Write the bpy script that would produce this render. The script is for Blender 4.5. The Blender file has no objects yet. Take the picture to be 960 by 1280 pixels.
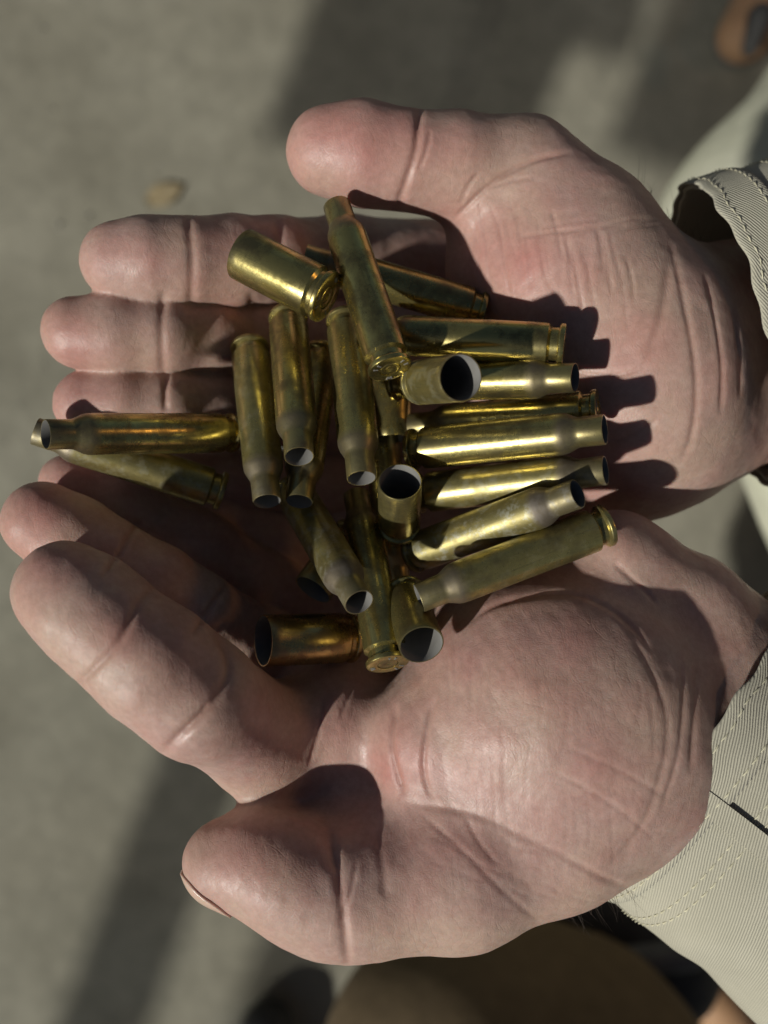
import bpy, bmesh, math, random
import numpy as np
from mathutils import Vector, Matrix
random.seed(7)
rng = np.random.default_rng(11)

# ------------------------------------------------------------------ camera, sky, sun, exposure
S = bpy.context.scene
COL = S.collection
CH = 1.20                                   # camera height over the pavement (m)
VF = math.radians(64.0)
F = 640.0 / math.tan(VF / 2)                # focal length in photo pixels (960 x 1280 frame)
cd = bpy.data.cameras.new('camera'); cam = bpy.data.objects.new('camera', cd); COL.objects.link(cam)
cam.location = (0, 0, CH)
cd.sensor_fit = 'VERTICAL'; cd.sensor_height = 36; cd.lens = 18 / math.tan(VF / 2)
cd.clip_start = 0.01; cd.clip_end = 200
cd.dof.use_dof = True; cd.dof.focus_distance = 0.178; cd.dof.aperture_fstop = 8.5
S.camera = cam

SUN_AZ = (0.80, 0.60)                       # where the light travels to, seen from above
SUN_EL = 37.0
w = bpy.data.worlds.new('World'); S.world = w; w.use_nodes = True
nt = w.node_tree
sky = nt.nodes.new('ShaderNodeTexSky'); sky.sky_type = 'NISHITA'; sky.sun_disc = False
sky.sun_elevation = math.radians(SUN_EL)
sky.sun_rotation = math.atan2(-SUN_AZ[0], -SUN_AZ[1])
nt.links.new(sky.outputs[0], nt.nodes['Background'].inputs[0])
nt.nodes['Background'].inputs[1].default_value = 0.028
sl = bpy.data.lights.new('sun', 'SUN'); sl.energy = 4.3; sl.angle = math.radians(1.7); sl.color = (1.0, 0.985, 0.92)
so = bpy.data.objects.new('sun', sl); COL.objects.link(so)
_h = math.hypot(*SUN_AZ); _c = math.cos(math.radians(SUN_EL))
so.rotation_euler = Vector((SUN_AZ[0] / _h * _c, SUN_AZ[1] / _h * _c, -math.sin(math.radians(SUN_EL)))).to_track_quat('-Z', 'Y').to_euler()
so.location = (-1, -2, 3)
# the warm street lamp whose orange glint runs along the right side of the brass
ll = bpy.data.lights.new('street_lamp_light', 'AREA'); ll.shape = 'DISK'; ll.size = 0.25; ll.energy = 3.0; ll.color = (1.0, 0.50, 0.16)
lo = bpy.data.objects.new('street_lamp_light', ll); COL.objects.link(lo)
lo.location = (2.2, 0.5, 1.9)
lo.rotation_euler = (Vector((0, 0, 1.0)) - Vector(lo.location)).to_track_quat('-Z', 'Y').to_euler()
S.view_settings.view_transform = 'Standard'; S.view_settings.look = 'None'
S.view_settings.exposure = -0.22; S.view_settings.gamma = 1.0
S.render.engine = 'CYCLES'
try:
    S.cycles.use_denoising = True; S.cycles.denoiser = 'OPENIMAGEDENOISE'
except Exception:
    pass
S.cycles.max_bounces = 6; S.cycles.diffuse_bounces = 2

# ------------------------------------------------------------------ helpers
def P(px, py, Z):
    """photo pixel + distance below the lens (mm) -> world point in mm"""
    return np.array([(px - 480.0) * Z / F, (640.0 - py) * Z / F, CH * 1000 - Z])

def empty(name, loc, label=None, cat=None, group=None, rot=None):
    o = bpy.data.objects.new(name, None); COL.objects.link(o)
    o.empty_display_size = 0.02
    o.location = loc
    if rot is not None: o.rotation_euler = rot
    tag(o, label, cat, group); return o

def tag(o, label=None, cat=None, group=None, kind=None):
    if label: o['label'] = label
    if cat: o['category'] = cat
    if group: o['group'] = group
    if kind: o['kind'] = kind
    return o

def mesh_from(name, V, Q, mat, parent=None, smooth=True, inv=True):
    me = bpy.data.meshes.new(name)
    me.from_pydata([tuple(v) for v in V] if not isinstance(V, np.ndarray) else V.tolist(), [], Q if isinstance(Q, list) else Q.tolist())
    me.update()
    if smooth: me.polygons.foreach_set('use_smooth', [True] * len(me.polygons))
    if mat is not None: me.materials.append(mat)
    o = bpy.data.objects.new(name, me); COL.objects.link(o)
    if parent is not None:
        o.parent = parent
        if inv: o.matrix_parent_inverse = (Matrix.LocRotScale(parent.location, parent.rotation_euler, parent.scale).inverted() if parent.parent is None else Matrix())
    return o

def set_attr(o, name, arr):
    a = o.data.attributes.new(name, 'FLOAT', 'POINT'); a.data.foreach_set('value', np.asarray(arr, dtype=np.float32))

# ---- signed-distance modelling: capsules and ellipsoids blended, then polygonised by surface nets
def smin(a, b, k):
    h = np.maximum(k - np.abs(a - b), 0.0) / k
    return np.minimum(a, b) - h * h * k * 0.25

class Field:
    def __init__(self, lo, hi, vox):
        self.vox = vox; self.lo = np.floor(np.array(lo) / vox) * vox
        self.n = np.ceil((np.array(hi) - self.lo) / vox).astype(int) + 1
        self.ax = [(self.lo[i] + vox * np.arange(self.n[i])).astype(np.float32) for i in range(3)]
    def new(self): return np.full(self.n, 60.0, dtype=np.float32)
    def sl(self, lo, hi):
        out = []
        for i in range(3):
            a = int(max(0, math.floor((lo[i] - self.lo[i]) / self.vox))); b = int(min(self.n[i], math.ceil((hi[i] - self.lo[i]) / self.vox) + 1))
            if b <= a: return None
            out.append(slice(a, b))
        return tuple(out)
    def capsule(self, f, a, b, ra, rb, k, pad=12):
        R = max(ra, rb) + pad
        s = self.sl(np.minimum(a, b) - R, np.maximum(a, b) + R)
        if s is None: return
        x = self.ax[0][s[0]][:, None, None]; y = self.ax[1][s[1]][None, :, None]; z = self.ax[2][s[2]][None, None, :]
        d = (b - a); L2 = float(d @ d) + 1e-9
        h = np.clip(((x - a[0]) * d[0] + (y - a[1]) * d[1] + (z - a[2]) * d[2]) / L2, 0, 1)
        q = np.sqrt((x - a[0] - h * d[0]) ** 2 + (y - a[1] - h * d[1]) ** 2 + (z - a[2] - h * d[2]) ** 2) - (ra + (rb - ra) * h)
        f[s] = smin(f[s], q, k)
    def ellipsoid(self, f, c, r, k, M=None, pad=12, sub=False):
        R = max(r) + pad
        s = self.sl(c - R, c + R)
        if s is None: return
        x = self.ax[0][s[0]][:, None, None] - c[0]; y = self.ax[1][s[1]][None, :, None] - c[1]; z = self.ax[2][s[2]][None, None, :] - c[2]
        if M is None: u, v, t = x + 0 * y + 0 * z, y + 0 * x + 0 * z, z + 0 * x + 0 * y
        else: u, v, t = (M[i][0] * x + M[i][1] * y + M[i][2] * z for i in range(3))
        k0 = np.sqrt((u / r[0]) ** 2 + (v / r[1]) ** 2 + (t / r[2]) ** 2)
        k1 = np.sqrt((u / r[0] ** 2) ** 2 + (v / r[1] ** 2) ** 2 + (t / r[2] ** 2) ** 2) + 1e-9
        q = k0 * (k0 - 1.0) / k1
        f[s] = -smin(-f[s], q, k) if sub else smin(f[s], q, k)
    def chain(self, f, pts, k, k_to=None):
        """pts: (px, py, Z, r_px)"""
        g = self.new()
        for p, q in zip(pts[:-1], pts[1:]):
            self.capsule(g, P(*p[:3]), P(*q[:3]), p[3] * p[2] / F, q[3] * q[2] / F, k)
        if f is None: return g
        f[...] = smin(f, g, k_to or k); return f

def surface_nets(f, lo, vox):
    n = np.array(f.shape); ins = f < 0
    corner = np.zeros(n - 1, dtype=np.int8)
    for i in (0, 1):
        for j in (0, 1):
            for k in (0, 1):
                corner += ins[i:n[0] - 1 + i, j:n[1] - 1 + j, k:n[2] - 1 + k]
    act = (corner > 0) & (corner < 8)
    ci = np.argwhere(act)
    idx = np.full(act.shape, -1, dtype=np.int64); idx[act] = np.arange(len(ci))
    acc = np.zeros((len(ci), 3)); cnt = np.zeros(len(ci))
    for ax in range(3):
        o = [a for a in range(3) if a != ax]
        for da in (0, 1):
            for db in (0, 1):
                off = np.zeros(3, dtype=int); off[o[0]] = da; off[o[1]] = db
                p0 = ci + off; p1 = p0.copy(); p1[:, ax] += 1
                v0 = f[p0[:, 0], p0[:, 1], p0[:, 2]]; v1 = f[p1[:, 0], p1[:, 1], p1[:, 2]]
                m = (v0 < 0) != (v1 < 0)
                t = np.where(m, v0 / np.where(m, v0 - v1, 1), 0)
                pos = p0.astype(float); pos[:, ax] += t
                acc[m] += pos[m]; cnt[m] += 1
    V = acc / cnt[:, None] * vox + lo
    quads = []
    for ax in range(3):
        o = [(ax + 1) % 3, (ax + 2) % 3]
        s0 = [slice(1, n[i] - 1) for i in range(3)]; s1 = list(s0)
        s0[ax] = slice(0, n[ax] - 1); s1[ax] = slice(1, n[ax])
        a, b = ins[tuple(s0)], ins[tuple(s1)]
        e = np.argwhere(a != b)
        if not len(e): continue
        base = np.zeros(3, dtype=int); base[o[0]] = 1; base[o[1]] = 1
        g = e + base
        flip = a[e[:, 0], e[:, 1], e[:, 2]]
        def cell(d0, d1):
            c = g.copy(); c[:, o[0]] -= d0; c[:, o[1]] -= d1
            return idx[c[:, 0], c[:, 1], c[:, 2]]
        q = np.stack([cell(1, 1), cell(0, 1), cell(0, 0), cell(1, 0)], 1)
        q[~flip] = q[~flip][:, ::-1]
        quads.append(q)
    return V, np.concatenate(quads)

def relax(V, Q, it, lam=0.5):
    e = np.concatenate([Q[:, [0, 1]], Q[:, [1, 2]], Q[:, [2, 3]], Q[:, [3, 0]]])
    i = np.concatenate([e[:, 0], e[:, 1]]); j = np.concatenate([e[:, 1], e[:, 0]])
    deg = np.bincount(i, minlength=len(V)).astype(float)[:, None]; deg[deg == 0] = 1
    for _ in range(it):
        m = np.stack([np.bincount(i, weights=V[j, a], minlength=len(V)) for a in range(3)], 1) / deg
        V = V + lam * (m - V)
    return V

def normals(V, Q):
    fn = np.cross(V[Q[:, 2]] - V[Q[:, 0]], V[Q[:, 3]] - V[Q[:, 1]])
    N = np.zeros_like(V)
    for a in range(3):
        for c in range(4): N[:, a] += np.bincount(Q[:, c], weights=fn[:, a], minlength=len(V))
    return N / (np.linalg.norm(N, axis=1, keepdims=True) + 1e-12)

def project(V):
    Z = CH * 1000 - V[:, 2]
    return 480 + V[:, 0] * F / Z, 640 - V[:, 1] * F / Z, Z

def visible(V, N, tol=4.0):
    px, py, Z = project(V)
    gx = np.clip((px / 4 + 60).astype(int), 0, 399); gy = np.clip((py / 4 + 60).astype(int), 0, 459)
    buf = np.full((400, 460), 1e9); np.minimum.at(buf, (gx, gy), Z)
    view = np.stack([-V[:, 0], -V[:, 1], Z], 1); view /= np.linalg.norm(view, axis=1, keepdims=True)
    return ((N * view).sum(1) > 0.05) & (Z < buf[gx, gy] + tol)

def seg_dist(px, py, line):
    """distance to a polyline and the fraction of its length at the nearest point; the line is first rounded"""
    p = np.array(line, float)
    for _ in range(2):
        if len(p) > 2: p = np.concatenate([p[:1], np.stack([p[:-1] * .75 + p[1:] * .25, p[:-1] * .25 + p[1:] * .75], 1).reshape(-1, 2), p[-1:]])
    sl_ = np.hypot(*(p[1:] - p[:-1]).T); tot = sl_.sum(); acc = 0
    d = np.full(len(px), 1e9); u = np.zeros(len(px))
    for (x0, y0), (x1, y1), sg in zip(p[:-1], p[1:], sl_):
        dx, dy = x1 - x0, y1 - y0; L = dx * dx + dy * dy + 1e-9
        t = np.clip(((px - x0) * dx + (py - y0) * dy) / L, 0, 1)
        q = np.hypot(px - x0 - t * dx, py - y0 - t * dy)
        m = q < d; d[m] = q[m]; u[m] = ((acc + t * sg) / tot)[m]; acc += sg
    return d, u

# ------------------------------------------------------------------ materials
def newmat(name):
    m = bpy.data.materials.new(name); m.use_nodes = True
    return m, m.node_tree.nodes, m.node_tree.links, m.node_tree.nodes['Principled BSDF']

def nn(nodes, t, **kw):
    n = nodes.new(t)
    for k, v in kw.items():
        if k in n.inputs: n.inputs[k].default_value = v
        else: setattr(n, k, v)
    return n

def ramp(nodes, stops):
    r = nodes.new('ShaderNodeValToRGB'); e = r.color_ramp.elements
    while len(e) < len(stops): e.new(0.5)
    for q, (p, c) in zip(e, stops): q.position = p; q.color = c if len(c) == 4 else (*c, 1)
    return r

def mixc(nodes, links, fac, a, b, mode='MIX'):
    m = nodes.new('ShaderNodeMix'); m.data_type = 'RGBA'; m.blend_type = mode
    for sock, v in ((m.inputs[0], fac), (m.inputs[6], a), (m.inputs[7], b)):
        if hasattr(v, 'links') or isinstance(v, bpy.types.NodeSocket): links.new(v, sock)
        else: sock.default_value = v if not isinstance(v, tuple) else (*v, 1)[:4]
    return m.outputs[2]

def math_(nodes, links, op, a, b=0.0, clamp=False):
    m = nodes.new('ShaderNodeMath'); m.operation = op; m.use_clamp = clamp
    for s, v in ((m.inputs[0], a), (m.inputs[1], b)):
        if isinstance(v, bpy.types.NodeSocket): links.new(v, s)
        else: s.default_value = v
    return m.outputs[0]

def skin_material():
    m, N, L, B = newmat('skin')
    co = N.new('ShaderNodeTexCoord').outputs['Object']
    red = nn(N, 'ShaderNodeAttribute', attribute_name='red').outputs['Fac']
    crease = nn(N, 'ShaderNodeAttribute', attribute_name='crease').outputs['Fac']
    nw = nn(N, 'ShaderNodeTexNoise', Scale=60.0, Detail=3.0); L.new(co, nw.inputs['Vector'])
    wv = nn(N, 'ShaderNodeVectorMath', operation='SCALE'); wv.inputs['Scale'].default_value = 0.012; L.new(nw.outputs['Color'], wv.inputs[0])
    wa = nn(N, 'ShaderNodeVectorMath', operation='ADD'); L.new(co, wa.inputs[0]); L.new(wv.outputs[0], wa.inputs[1]); wco = wa.outputs[0]
    n0 = nn(N, 'ShaderNodeTexNoise', Scale=38.0, Detail=3.0, Roughness=0.55); L.new(co, n0.inputs['Vector'])
    n1 = nn(N, 'ShaderNodeTexNoise', Scale=130.0, Detail=6.0, Roughness=0.65); L.new(co, n1.inputs['Vector'])
    n2 = nn(N, 'ShaderNodeTexNoise', Scale=650.0, Detail=4.0, Roughness=0.65); L.new(co, n2.inputs['Vector'])
    # sparse fine palm lines: warped, stretched cells that only show in places
    mp = nn(N, 'ShaderNodeMapping'); mp.inputs['Rotation'].default_value = (0, 0, math.radians(14)); mp.inputs['Scale'].default_value = (1.0, 0.22, 0.7); L.new(wco, mp.inputs['Vector'])
    vl = nn(N, 'ShaderNodeTexVoronoi', Scale=240.0, feature='DISTANCE_TO_EDGE'); L.new(mp.outputs[0], vl.inputs['Vector'])
    ln = ramp(N, [(0.0, (1, 1, 1)), (0.035, (0, 0, 0))]); L.new(vl.outputs['Distance'], ln.inputs[0])
    mk = ramp(N, [(0.46, (0, 0, 0)), (0.62, (1, 1, 1))]); L.new(n0.outputs['Fac'], mk.inputs[0])
    lines = math_(N, L, 'MULTIPLY', ln.outputs[0], mk.outputs[0])
    r0 = ramp(N, [(0.38, (0, 0, 0)), (0.64, (1, 1, 1))]); L.new(n0.outputs['Fac'], r0.inputs[0])
    r1 = ramp(N, [(0.34, (0, 0, 0)), (0.66, (1, 1, 1))]); L.new(n1.outputs['Fac'], r1.inputs[0])
    base = mixc(N, L, r1.outputs[0], (0.500, 0.342, 0.292), (0.415, 0.252, 0.212))
    base = mixc(N, L, math_(N, L, 'MULTIPLY', r0.outputs[0], 0.55), base, (0.48, 0.35, 0.262))
    base = mixc(N, L, red, base, (0.43, 0.175, 0.150))
    r2 = ramp(N, [(0.35, (0.84, 0.81, 0.79)), (0.65, (1.08, 1.07, 1.06))]); L.new(n2.outputs['Fac'], r2.inputs[0])
    base = mixc(N, L, 0.6, base, r2.outputs[0], 'MULTIPLY')
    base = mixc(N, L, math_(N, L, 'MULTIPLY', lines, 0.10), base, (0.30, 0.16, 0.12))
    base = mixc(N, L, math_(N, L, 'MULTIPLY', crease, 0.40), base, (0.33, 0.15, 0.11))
    L.new(base, B.inputs['Base Color'])
    B.inputs['Subsurface Weight'].default_value = 0.30
    B.inputs['Subsurface Radius'].default_value = (1.0, 0.33, 0.18)
    B.inputs['Subsurface Scale'].default_value = 0.0040
    rr = ramp(N, [(0.3, (0.38,) * 3), (0.7, (0.60,) * 3)]); L.new(n1.outputs['Fac'], rr.inputs[0]); L.new(rr.outputs[0], B.inputs['Roughness'])
    B.inputs['Specular IOR Level'].default_value = 0.42
    # relief: skin cells, pores, faint lengthwise wrinkles
    vo = nn(N, 'ShaderNodeTexVoronoi', Scale=1150.0, feature='DISTANCE_TO_EDGE'); L.new(wco, vo.inputs['Vector'])
    vr = ramp(N, [(0.0, (0, 0, 0)), (0.16, (1, 1, 1))]); L.new(vo.outputs['Distance'], vr.inputs[0])
    mp3 = nn(N, 'ShaderNodeMapping'); mp3.inputs['Rotation'].default_value = (0, 0, math.radians(10)); mp3.inputs['Scale'].default_value = (1.0, 0.2, 0.7); L.new(wco, mp3.inputs['Vector'])
    n3 = nn(N, 'ShaderNodeTexNoise', Scale=520.0, Detail=3.0, Roughness=0.6, Distortion=1.2); L.new(mp3.outputs[0], n3.inputs['Vector'])
    h = math_(N, L, 'ADD', math_(N, L, 'MULTIPLY', vr.outputs[0], 0.14), math_(N, L, 'MULTIPLY', n3.outputs['Fac'], 0.75))
    h = math_(N, L, 'ADD', h, math_(N, L, 'MULTIPLY', n2.outputs['Fac'], 0.45))
    h = math_(N, L, 'SUBTRACT', math_(N, L, 'ADD', h, math_(N, L, 'MULTIPLY', n1.outputs['Fac'], 0.9)), math_(N, L, 'MULTIPLY', lines, 0.22))
    bp = nn(N, 'ShaderNodeBump', Strength=0.45, Distance=0.00024); L.new(h, bp.inputs['Height']); L.new(bp.outputs[0], B.inputs['Normal'])
    return m

def brass_material():
    m, N, L, B = newmat('brass')
    tc = N.new('ShaderNodeTexCoord'); co = tc.outputs['Object']
    oi = N.new('ShaderNodeObjectInfo').outputs['Random']
    # shift the noise per case so no two cases carry the same stains
    off = N.new('ShaderNodeCombineXYZ'); L.new(math_(N, L, 'MULTIPLY', oi, 3.1), off.inputs[0]); L.new(math_(N, L, 'MULTIPLY', oi, 7.7), off.inputs[1]); L.new(math_(N, L, 'MULTIPLY', oi, 5.3), off.inputs[2])
    va = nn(N, 'ShaderNodeVectorMath', operation='ADD'); L.new(co, va.inputs[0]); L.new(off.outputs[0], va.inputs[1]); v = va.outputs[0]
    n1 = nn(N, 'ShaderNodeTexNoise', Scale=140.0, Detail=6.0, Roughness=0.65); L.new(v, n1.inputs['Vector'])
    n2 = nn(N, 'ShaderNodeTexNoise', Scale=900.0, Detail=5.0, Roughness=0.7); L.new(v, n2.inputs['Vector'])
    mp = nn(N, 'ShaderNodeMapping'); mp.inputs['Scale'].default_value = (1, 1, 0.06); L.new(v, mp.inputs['Vector'])
    n3 = nn(N, 'ShaderNodeTexNoise', Scale=1500.0, Detail=3.0); L.new(mp.outputs[0], n3.inputs['Vector'])
    stain = ramp(N, [(0.44, (0, 0, 0)), (0.62, (1, 1, 1))]); L.new(n1.outputs['Fac'], stain.inputs[0])
    heat = nn(N, 'ShaderNodeAttribute', attribute_name='anneal').outputs['Fac']
    c = mixc(N, L, stain.outputs[0], (0.60, 0.50, 0.175), (0.215, 0.178, 0.080))
    dull = N.new('ShaderNodeAttribute'); dull.attribute_type = 'OBJECT'; dull.attribute_name = 'dull'; dull = dull.outputs['Fac']
    cop = N.new('ShaderNodeAttribute'); cop.attribute_type = 'OBJECT'; cop.attribute_name = 'copper'; cop = cop.outputs['Fac']
    scr = ramp(N, [(0.60, (0, 0, 0)), (0.66, (1, 1, 1))]); L.new(n3.outputs['Fac'], scr.inputs[0])
    spk = nn(N, 'ShaderNodeTexNoise', Scale=2600.0, Detail=2.0); L.new(v, spk.inputs['Vector']); sr = ramp(N, [(0.66, (0, 0, 0)), (0.70, (1, 1, 1))]); L.new(spk.outputs['Fac'], sr.inputs[0])
    c = mixc(N, L, math_(N, L, 'MULTIPLY', scr.outputs[0], 0.35), c, (0.20, 0.165, 0.075))
    c = mixc(N, L, math_(N, L, 'MULTIPLY', sr.outputs[0], 0.7), c, (0.09, 0.07, 0.035))
    c = mixc(N, L, math_(N, L, 'MULTIPLY', dull, 0.8), c, (0.25, 0.215, 0.090))
    c = mixc(N, L, math_(N, L, 'MULTIPLY', cop, 0.6), c, (0.60, 0.33, 0.16))
    pt_ = ramp(N, [(0.50, (0, 0, 0)), (0.60, (1, 1, 1))]); n5 = nn(N, 'ShaderNodeTexNoise', Scale=330.0, Detail=6.0, Roughness=0.7); L.new(v, n5.inputs['Vector']); L.new(n5.outputs['Fac'], pt_.inputs[0])
    patch = math_(N, L, 'MULTIPLY', pt_.outputs[0], math_(N, L, 'MULTIPLY', math_(N, L, 'SUBTRACT', dull, 0.45, True), 1.5), True)
    c = mixc(N, L, patch, c, (0.36, 0.35, 0.27))
    c = mixc(N, L, math_(N, L, 'MULTIPLY', heat, math_(N, L, 'ADD', 0.55, math_(N, L, 'MULTIPLY', dull, 0.35))), c, (0.145, 0.118, 0.096))
    L.new(c, B.inputs['Base Color'])
    met = math_(N, L, 'SUBTRACT', 0.96, math_(N, L, 'MULTIPLY', dull, 0.20)); met = math_(N, L, 'SUBTRACT', met, math_(N, L, 'MULTIPLY', patch, 0.35), True)
    met = math_(N, L, 'SUBTRACT', met, math_(N, L, 'MULTIPLY', heat, 0.08), True)
    L.new(met, B.inputs['Metallic'])
    r = math_(N, L, 'ADD', math_(N, L, 'MULTIPLY', n2.outputs['Fac'], 0.22), math_(N, L, 'MULTIPLY', stain.outputs[0], 0.14))
    r = math_(N, L, 'ADD', r, math_(N, L, 'MULTIPLY', heat, 0.16))
    r = math_(N, L, 'ADD', r, math_(N, L, 'ADD', math_(N, L, 'MULTIPLY', dull, 0.22), 0.05), True)
    L.new(r, B.inputs['Roughness'])
    h = math_(N, L, 'ADD', math_(N, L, 'MULTIPLY', n2.outputs['Fac'], 0.8), math_(N, L, 'MULTIPLY', n3.outputs['Fac'], 0.5))
    h = math_(N, L, 'ADD', h, math_(N, L, 'MULTIPLY', n1.outputs['Fac'], 1.5))
    bp = nn(N, 'ShaderNodeBump', Strength=0.22, Distance=0.00010); L.new(h, bp.inputs['Height']); L.new(bp.outputs[0], B.inputs['Normal'])
    return m

def soot_material():
    m, N, L, B = newmat('sooty_inner_brass')
    co = N.new('ShaderNodeTexCoord').outputs['Object']
    n1 = nn(N, 'ShaderNodeTexNoise', Scale=300.0, Detail=4.0); L.new(co, n1.inputs['Vector'])
    L.new(mixc(N, L, n1.outputs['Fac'], (0.14, 0.132, 0.12), (0.24, 0.232, 0.215)), B.inputs['Base Color'])
    B.inputs['Roughness'].default_value = 0.75; B.inputs['Metallic'].default_value = 0.1
    return m

def cloth_material(name, c1, c2, rib=3600.0, strength=0.5, uv=True):
    m, N, L, B = newmat(name)
    tc = N.new('ShaderNodeTexCoord'); co = tc.outputs['UV' if uv else 'Object']
    mp = nn(N, 'ShaderNodeMapping'); mp.inputs['Rotation'].default_value = (0, 0, math.radians(63)); L.new(co, mp.inputs['Vector'])
    nd = nn(N, 'ShaderNodeTexNoise', Scale=60.0, Detail=2.0); L.new(co, nd.inputs['Vector'])
    wv = nn(N, 'ShaderNodeTexWave', wave_type='BANDS', bands_direction='X'); wv.inputs['Scale'].default_value = rib / 6.2832 * 1.0
    wv.inputs['Distortion'].default_value = 1.4; wv.inputs['Detail'].default_value = 2.0; wv.inputs['Detail Scale'].default_value = 0.6
    L.new(mp.outputs[0], wv.inputs['Vector'])
    n1 = nn(N, 'ShaderNodeTexNoise', Scale=110.0, Detail=5.0, Roughness=0.6); L.new(co, n1.inputs['Vector'])
    n2 = nn(N, 'ShaderNodeTexNoise', Scale=2200.0, Detail=2.0); L.new(co, n2.inputs['Vector'])
    c = mixc(N, L, n1.outputs['Fac'], c1, c2)
    rr = ramp(N, [(0.0, (0.82,) * 3), (0.6, (1.04,) * 3)]); L.new(wv.outputs['Fac'], rr.inputs[0])
    c = mixc(N, L, 0.8, c, rr.outputs[0], 'MULTIPLY')
    sp = ramp(N, [(0.66, (0, 0, 0)), (0.74, (1, 1, 1))]); L.new(n2.outputs['Fac'], sp.inputs[0])
    c = mixc(N, L, math_(N, L, 'MULTIPLY', sp.outputs[0], 0.5), c, (0.62, 0.60, 0.46))
    L.new(c, B.inputs['Base Color']); B.inputs['Roughness'].default_value = 0.9; B.inputs['Specular IOR Level'].default_value = 0.15
    try: B.inputs['Sheen Weight'].default_value = 0.15
    except Exception: pass
    h = math_(N, L, 'ADD', wv.outputs['Fac'], math_(N, L, 'MULTIPLY', n2.outputs['Fac'], 0.5))
    bp = nn(N, 'ShaderNodeBump', Strength=strength, Distance=0.00030); L.new(h, bp.inputs['Height']); L.new(bp.outputs[0], B.inputs['Normal'])
    return m

def rough_material(name, c1, c2, scale=8.0, rough=0.85, bump=0.3, dist=0.004, fine=80.0):
    m, N, L, B = newmat(name)
    co = N.new('ShaderNodeTexCoord').outputs['Object']
    n1 = nn(N, 'ShaderNodeTexNoise', Scale=scale, Detail=6.0, Roughness=0.6); L.new(co, n1.inputs['Vector'])
    n2 = nn(N, 'ShaderNodeTexNoise', Scale=fine, Detail=5.0, Roughness=0.7); L.new(co, n2.inputs['Vector'])
    r1 = ramp(N, [(0.3, c1), (0.7, c2)]); L.new(n1.outputs['Fac'], r1.inputs[0])
    r2 = ramp(N, [(0.3, (0.75,) * 3), (0.7, (1.15,) * 3)]); L.new(n2.outputs['Fac'], r2.inputs[0])
    L.new(mixc(N, L, 0.7, r1.outputs[0], r2.outputs[0], 'MULTIPLY'), B.inputs['Base Color'])
    B.inputs['Roughness'].default_value = rough; B.inputs['Specular IOR Level'].default_value = 0.3
    bp = nn(N, 'ShaderNodeBump', Strength=bump, Distance=dist); L.new(n2.outputs['Fac'], bp.inputs['Height']); L.new(bp.outputs[0], B.inputs['Normal'])
    return m

M_skin = skin_material(); M_brass = brass_material(); M_soot = soot_material()
M_cloth = cloth_material('khaki_twill', (0.40, 0.375, 0.285), (0.50, 0.47, 0.37))
M_pale = rough_material('pale_khaki_cotton', (0.46, 0.46, 0.34), (0.56, 0.55, 0.43), 9, 0.9, 0.25, 0.003, 60)
M_brown = rough_material('brown_cotton', (0.13, 0.092, 0.050), (0.175, 0.125, 0.070), 9, 0.9, 0.25, 0.003, 60)
M_black = rough_material('black_nylon', (0.018, 0.018, 0.017), (0.055, 0.052, 0.048), 20, 0.6, 0.3, 0.002, 120)
M_grey = rough_material('grey_rubber', (0.10, 0.10, 0.10), (0.16, 0.16, 0.15), 20, 0.6, 0.2, 0.002, 120)
M_tan = rough_material('tan_leather', (0.36, 0.20, 0.10), (0.46, 0.28, 0.16), 18, 0.6, 0.25, 0.002, 90)
M_ground = rough_material('worn_concrete', (0.192, 0.178, 0.132), (0.290, 0.272, 0.210), 4.2, 0.92, 0.6, 0.004, 26)
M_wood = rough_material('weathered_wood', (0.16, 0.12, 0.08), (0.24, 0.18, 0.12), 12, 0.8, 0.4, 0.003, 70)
M_leaf = rough_material('dry_leaf', (0.30, 0.235, 0.13), (0.33, 0.265, 0.155), 40, 0.7, 0.2, 0.001, 150)
M_nail, _N, _L, _B = newmat('nail')
_B.inputs['Base Color'].default_value = (0.58, 0.40, 0.31, 1); _B.inputs['Roughness'].default_value = 0.25; _B.inputs['Subsurface Weight'].default_value = 0.15; _B.inputs['Subsurface Scale'].default_value = 0.002
_n = nn(_N, 'ShaderNodeTexNoise', Scale=500.0); _b = nn(_N, 'ShaderNodeBump', Strength=0.1, Distance=0.0002); _L.new(_n.outputs['Fac'], _b.inputs['Height']); _L.new(_b.outputs[0], _B.inputs['Normal'])
M_thread = rough_material('stitch_thread', (0.50, 0.47, 0.33), (0.62, 0.58, 0.42), 200, 0.8, 0.2, 0.0002, 900)

# ------------------------------------------------------------------ ground
bm = bmesh.new()
GN = 60; G = 9.0
vs = [[bm.verts.new(((i / GN - 0.5) * 2 * G, (j / GN - 0.5) * 2 * G, 0.0)) for j in range(GN + 1)] for i in range(GN + 1)]
for i in range(GN):
    for j in range(GN): bm.faces.new((vs[i][j], vs[i + 1][j], vs[i + 1][j + 1], vs[i][j + 1]))
me = bpy.data.meshes.new('ground'); bm.to_mesh(me); bm.free(); me.materials.append(M_ground)
ground = bpy.data.objects.new('ground', me); COL.objects.link(ground); ground['kind'] = 'structure'

# ------------------------------------------------------------------ the person who holds the brass
owner = empty('person', (0.45, 0.02, 0.0), 'person in a khaki work shirt holding spent brass in two cupped hands', 'person')

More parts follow.
